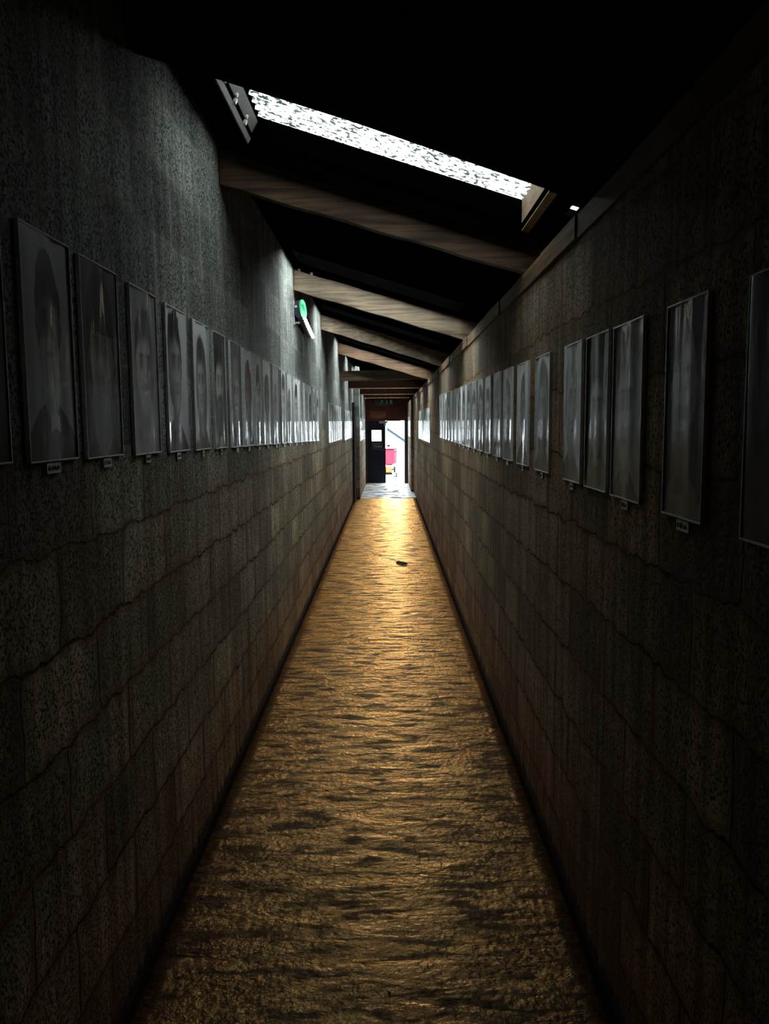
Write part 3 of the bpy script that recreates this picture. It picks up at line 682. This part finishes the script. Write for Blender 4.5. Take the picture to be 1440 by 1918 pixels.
m=MB(); m.box(.34,W+.06,-.05,-.0,1.68,1.745); m.box(W-.04,W+.02,-.05,-.03,1.60,1.70); m.build('door_closer',M_grey,d)
# notice board/sign under the window
e=empty('door_sign',(DL+wx0-.0,YE+.022,.965)); tag(e,'small dark sign with two lines of pale writing under the door window','sign')
m=MB(); m.box(-.005,.30,-.006,.0,-.02,.20); m.build('plate',plain('sign_plate',(.012,.006,.018),.5),e)
def words(txt,x,z,size,mat,parent,name):
    cu=bpy.data.curves.new(name,'FONT'); cu.body=txt; cu.size=size; cu.extrude=.001; cu.resolution_u=2
    t=bpy.data.objects.new(name,cu); C.objects.link(t); dg=bpy.context.evaluated_depsgraph_get(); me=bpy.data.meshes.new_from_object(t.evaluated_get(dg)); bpy.data.objects.remove(t)
    me.materials.append(mat); o=bpy.data.objects.new(name,me); C.objects.link(o); o.parent=parent; o.location=(x,-.008,z); o.rotation_euler.x=PI/2; return o
words('Someone',.035,.135,.058,plain('dim_letters',(.22,.17,.19),.6),e,'lettering')
words('The Boy',.055,.055,.066,plain('pale_letters',(.45,.43,.48),.6),e,'lettering')
# frame and open right leaf seen edge-on
m=MB(); m.box(DR,.565,YE-.02,YE+.10,0,DT+.03); tag(m.build('door_2',M_frame),kind='structure')
m=MB(); m.box(-.60,DL,YE-.01,YE+.1,0,DT+.03); tag(m.build('trim_5',M_frame),kind='structure')
m=MB(); m.box(DM+.02,.36,YE+.0,YE+.06,DT-.02,DT+.012); tag(m.build('trim_6',M_grey),kind='structure')
m=MB(); m.box(DL,DR,YE-.03,YE+.30,-.0,.012); tag(m.build('trim_7',M_conc),kind='structure')
# side doorway on the left
d=empty('door_3',(L,17.2,0)); tag(d,kind='structure'); d['label']='dark side door frame in the left wall'
m=MB(); m.box(0,.055,-.10,.0,0,2.12); m.box(0,.055,.43,.53,0,2.12); m.box(0,.055,.0,.43,2.03,2.12); m.build('casing',M_frame,d,bevel=.004)
m=MB(); m.box(.0,.018,.0,.43,0.0,2.03); m.build('leaf',M_frame,d)
m=MB(); m.box(.055,.06,-.1,-.07,0,1.95); m.build('edge_strip',M_alu,d)
# conduit + small junction at far left top
m=MB(); m.cyl((XN+.02,21.2,1.80),(0,0,1),.012,.52,10); tag(m.build('conduit',M_alu),'thin pale vertical conduit high on the left wall return','pipe')
m=MB(); m.cyl((0,0,0),(0,-1,0),.035,.03,14,r2=.02); m.cyl((0,-.03,0),(0,-1,0),.018,.02,14); m.box(-.04,.04,0,.02,-.02,.05)
tag(m.build('security_sensor',plain('bright_white_plastic',(.85,.85,.85),.4),loc=(XN+.045,21.15,2.36)),'small white sensor at the top left corner before the far door','sensor')

# ------------------------------------------------------------------ outdoors
m=MB(); m.box(-14,14,YE+.30,70,-.2,0.0); tag(m.build('yard_ground',M_conc),kind='structure')
c=empty('wheeled_bin',(.10,27.2,0)); tag(c,'bright red upright bin standing in the sunny yard beyond the door','bin')
m=MB(); m.hexa([(-.18,-.15,.30),(.10,-.15,.30),(.10,.2,.30),(-.18,.2,.30),(-.19,-.17,.80),(.11,-.17,.80),(.11,.22,.80),(-.19,.22,.80)]); m.build('body',M_redp,c)
m=MB(); m.hexa([(.10,-.10,.33),(.20,-.10,.33),(.20,.2,.33),(.10,.2,.33),(.11,-.12,.78),(.21,-.12,.78),(.21,.2,.78),(.11,.2,.78)]); m.build('side_panel',plain('pink_plastic',(.25,.040,.060),.9,spec=0),c)
m=MB(); m.box(-.20,.22,-.19,.24,.80,.825); m.build('lid',M_redd,c)
m=MB(); m.hexa([(-.15,-.10,.90),(.02,-.10,.90),(.02,.0,.90),(-.15,.0,.90),(-.09,-.06,.98),(-.07,-.06,.98),(-.07,-.04,.98),(-.09,-.04,.98)]); m.box(-.13,-.11,-.06,-.04,.825,.90); m.box(-.02,.0,-.06,-.04,.825,.90); m.build('handle',M_redd,c)
m=MB(); m.box(-.17,.05,-.17,.15,.275,.30); m.build('base_rim',M_redd,c)
m=MB(); m.cyl((.10,.02,.13),(1,0,0),.11,.05,20); m.cyl((-.18,.02,.13),(-1,0,0),.11,.04,20); m.box(-.18,.10,.0,.04,.11,.15); m.box(-.17,-.14,-.05,.1,.1,.28); m.box(.06,.09,-.05,.1,.1,.28); m.build('wheel',M_rub,c,smooth=False)
c=empty('plastic_crate',(.02,26.5,0)); tag(c,'low orange crate in front of the red bin','crate')
m=MB(); m.box(-.10,.10,-.1,.1,.06,.075); m.box(-.10,-.085,-.1,.1,.06,.25); m.box(.085,.10,-.1,.1,.06,.25); m.box(-.1,.1,-.1,-.085,.06,.25); m.box(-.1,.1,.085,.1,.06,.25); m.build('tub',M_orp,c)
m=MB(); m.box(-.11,.12,-.11,.11,0.0,.06); m.build('foot',M_rub,c)
c=empty('sloping_handrail',(.24,29,0)); tag(c,'grey sloping handrail across the bright doorway view','handrail')
m=MB(); m.hexa([(-.28,-.04,1.44),(1.0,-.04,.56),(1.0,.04,.56),(-.28,.04,1.44),(-.28,-.04,1.56),(1.0,-.04,.68),(1.0,.04,.68),(-.28,.04,1.56)]); m.build('rail',M_rail,c,bevel=.01)
for px_ in (.60,.98):
    zz=1.44-(px_+.28)*.88/1.28; m=MB(); m.box(px_-.02,px_+.02,-.02,.02,0,zz+.02); m.build('post',M_rail,c)
m=MB(); m.box(-.02,.02,-.02,.02,0,.10); m.box(-.09,.02,-.02,.02,.0,.03); m.box(-.06,.02,-.02,.02,.10,.13)
tag(m.build('door_stop',M_rub,loc=(.27,25.2,0)),'small dark bent metal stop on the ground before the red bin','bracket')

# ------------------------------------------------------------------ light
w=bpy.data.worlds.new('sky'); bpy.context.scene.world=w; w.use_nodes=True
bg=w.node_tree.nodes['Background']; bg.inputs[0].default_value=(.80,.92,1.0,1); bg.inputs[1].default_value=19.0
def light(name,kind,loc,rot,**k):
    l=bpy.data.lights.new(name,kind)
    for a,v in k.items(): setattr(l,a,v)
    o=bpy.data.objects.new(name,l); C.objects.link(o); o.location=loc; o.rotation_euler=rot; return o
light('sun','SUN',(0,10,12),(math.radians(38),0,math.radians(12)),energy=2,angle=.01,color=(1,.96,.9))
po=light('door_portal','AREA',((DM+DR)/2,YE+.12,DT/2),(math.radians(-90),0,0),shape='RECTANGLE',size=DR-DM,size_y=DT,energy=1)
po.data.cycles.is_portal=True

dl=light('added_well_lamp','AREA',(-.02,3.16,2.80),(0,0,0),shape='RECTANGLE',size=.34,size_y=.16,energy=72,color=(.86,.97,.96),spread=math.radians(95))  # extra lamp hidden in the first well, added to brighten the left wall
dl.rotation_euler=Vector((-.85,.12,-.45)).to_track_quat('-Z','Y').to_euler(); dl.location=(-.05,3.13,2.93)
# ------------------------------------------------------------------ camera
cam=bpy.data.cameras.new('camera'); co=bpy.data.objects.new('camera',cam); C.objects.link(co)
cam.sensor_fit='HORIZONTAL'; cam.sensor_width=36; cam.lens=1500/1440*36; cam.clip_start=.02; cam.clip_end=300
X=Vector((0.9999642871997467,0.006981181104066033,-0.004763132949510207)); Y=Vector((0.003976273236306583,0.10868480179237992,0.9940683090766456)); Z=Vector((-0.007457451056005022,0.9940517476317535,-0.10865316127018104))
# columns: camera right, up, back expressed in world axes
r_=Vector((X[0],Y[0],Z[0])); u_=Vector((X[1],Y[1],Z[1])); f_=Vector((X[2],Y[2],Z[2]))
co.matrix_world=Matrix(((r_[0],u_[0],-f_[0],0),(r_[1],u_[1],-f_[1],0),(r_[2],u_[2],-f_[2],H),(0,0,0,1)))
sc=bpy.context.scene; sc.camera=co
sc.view_settings.view_transform='Standard'; sc.view_settings.look='None'; sc.view_settings.exposure=0; sc.view_settings.gamma=1; sc.view_settings.use_curve_mapping=False
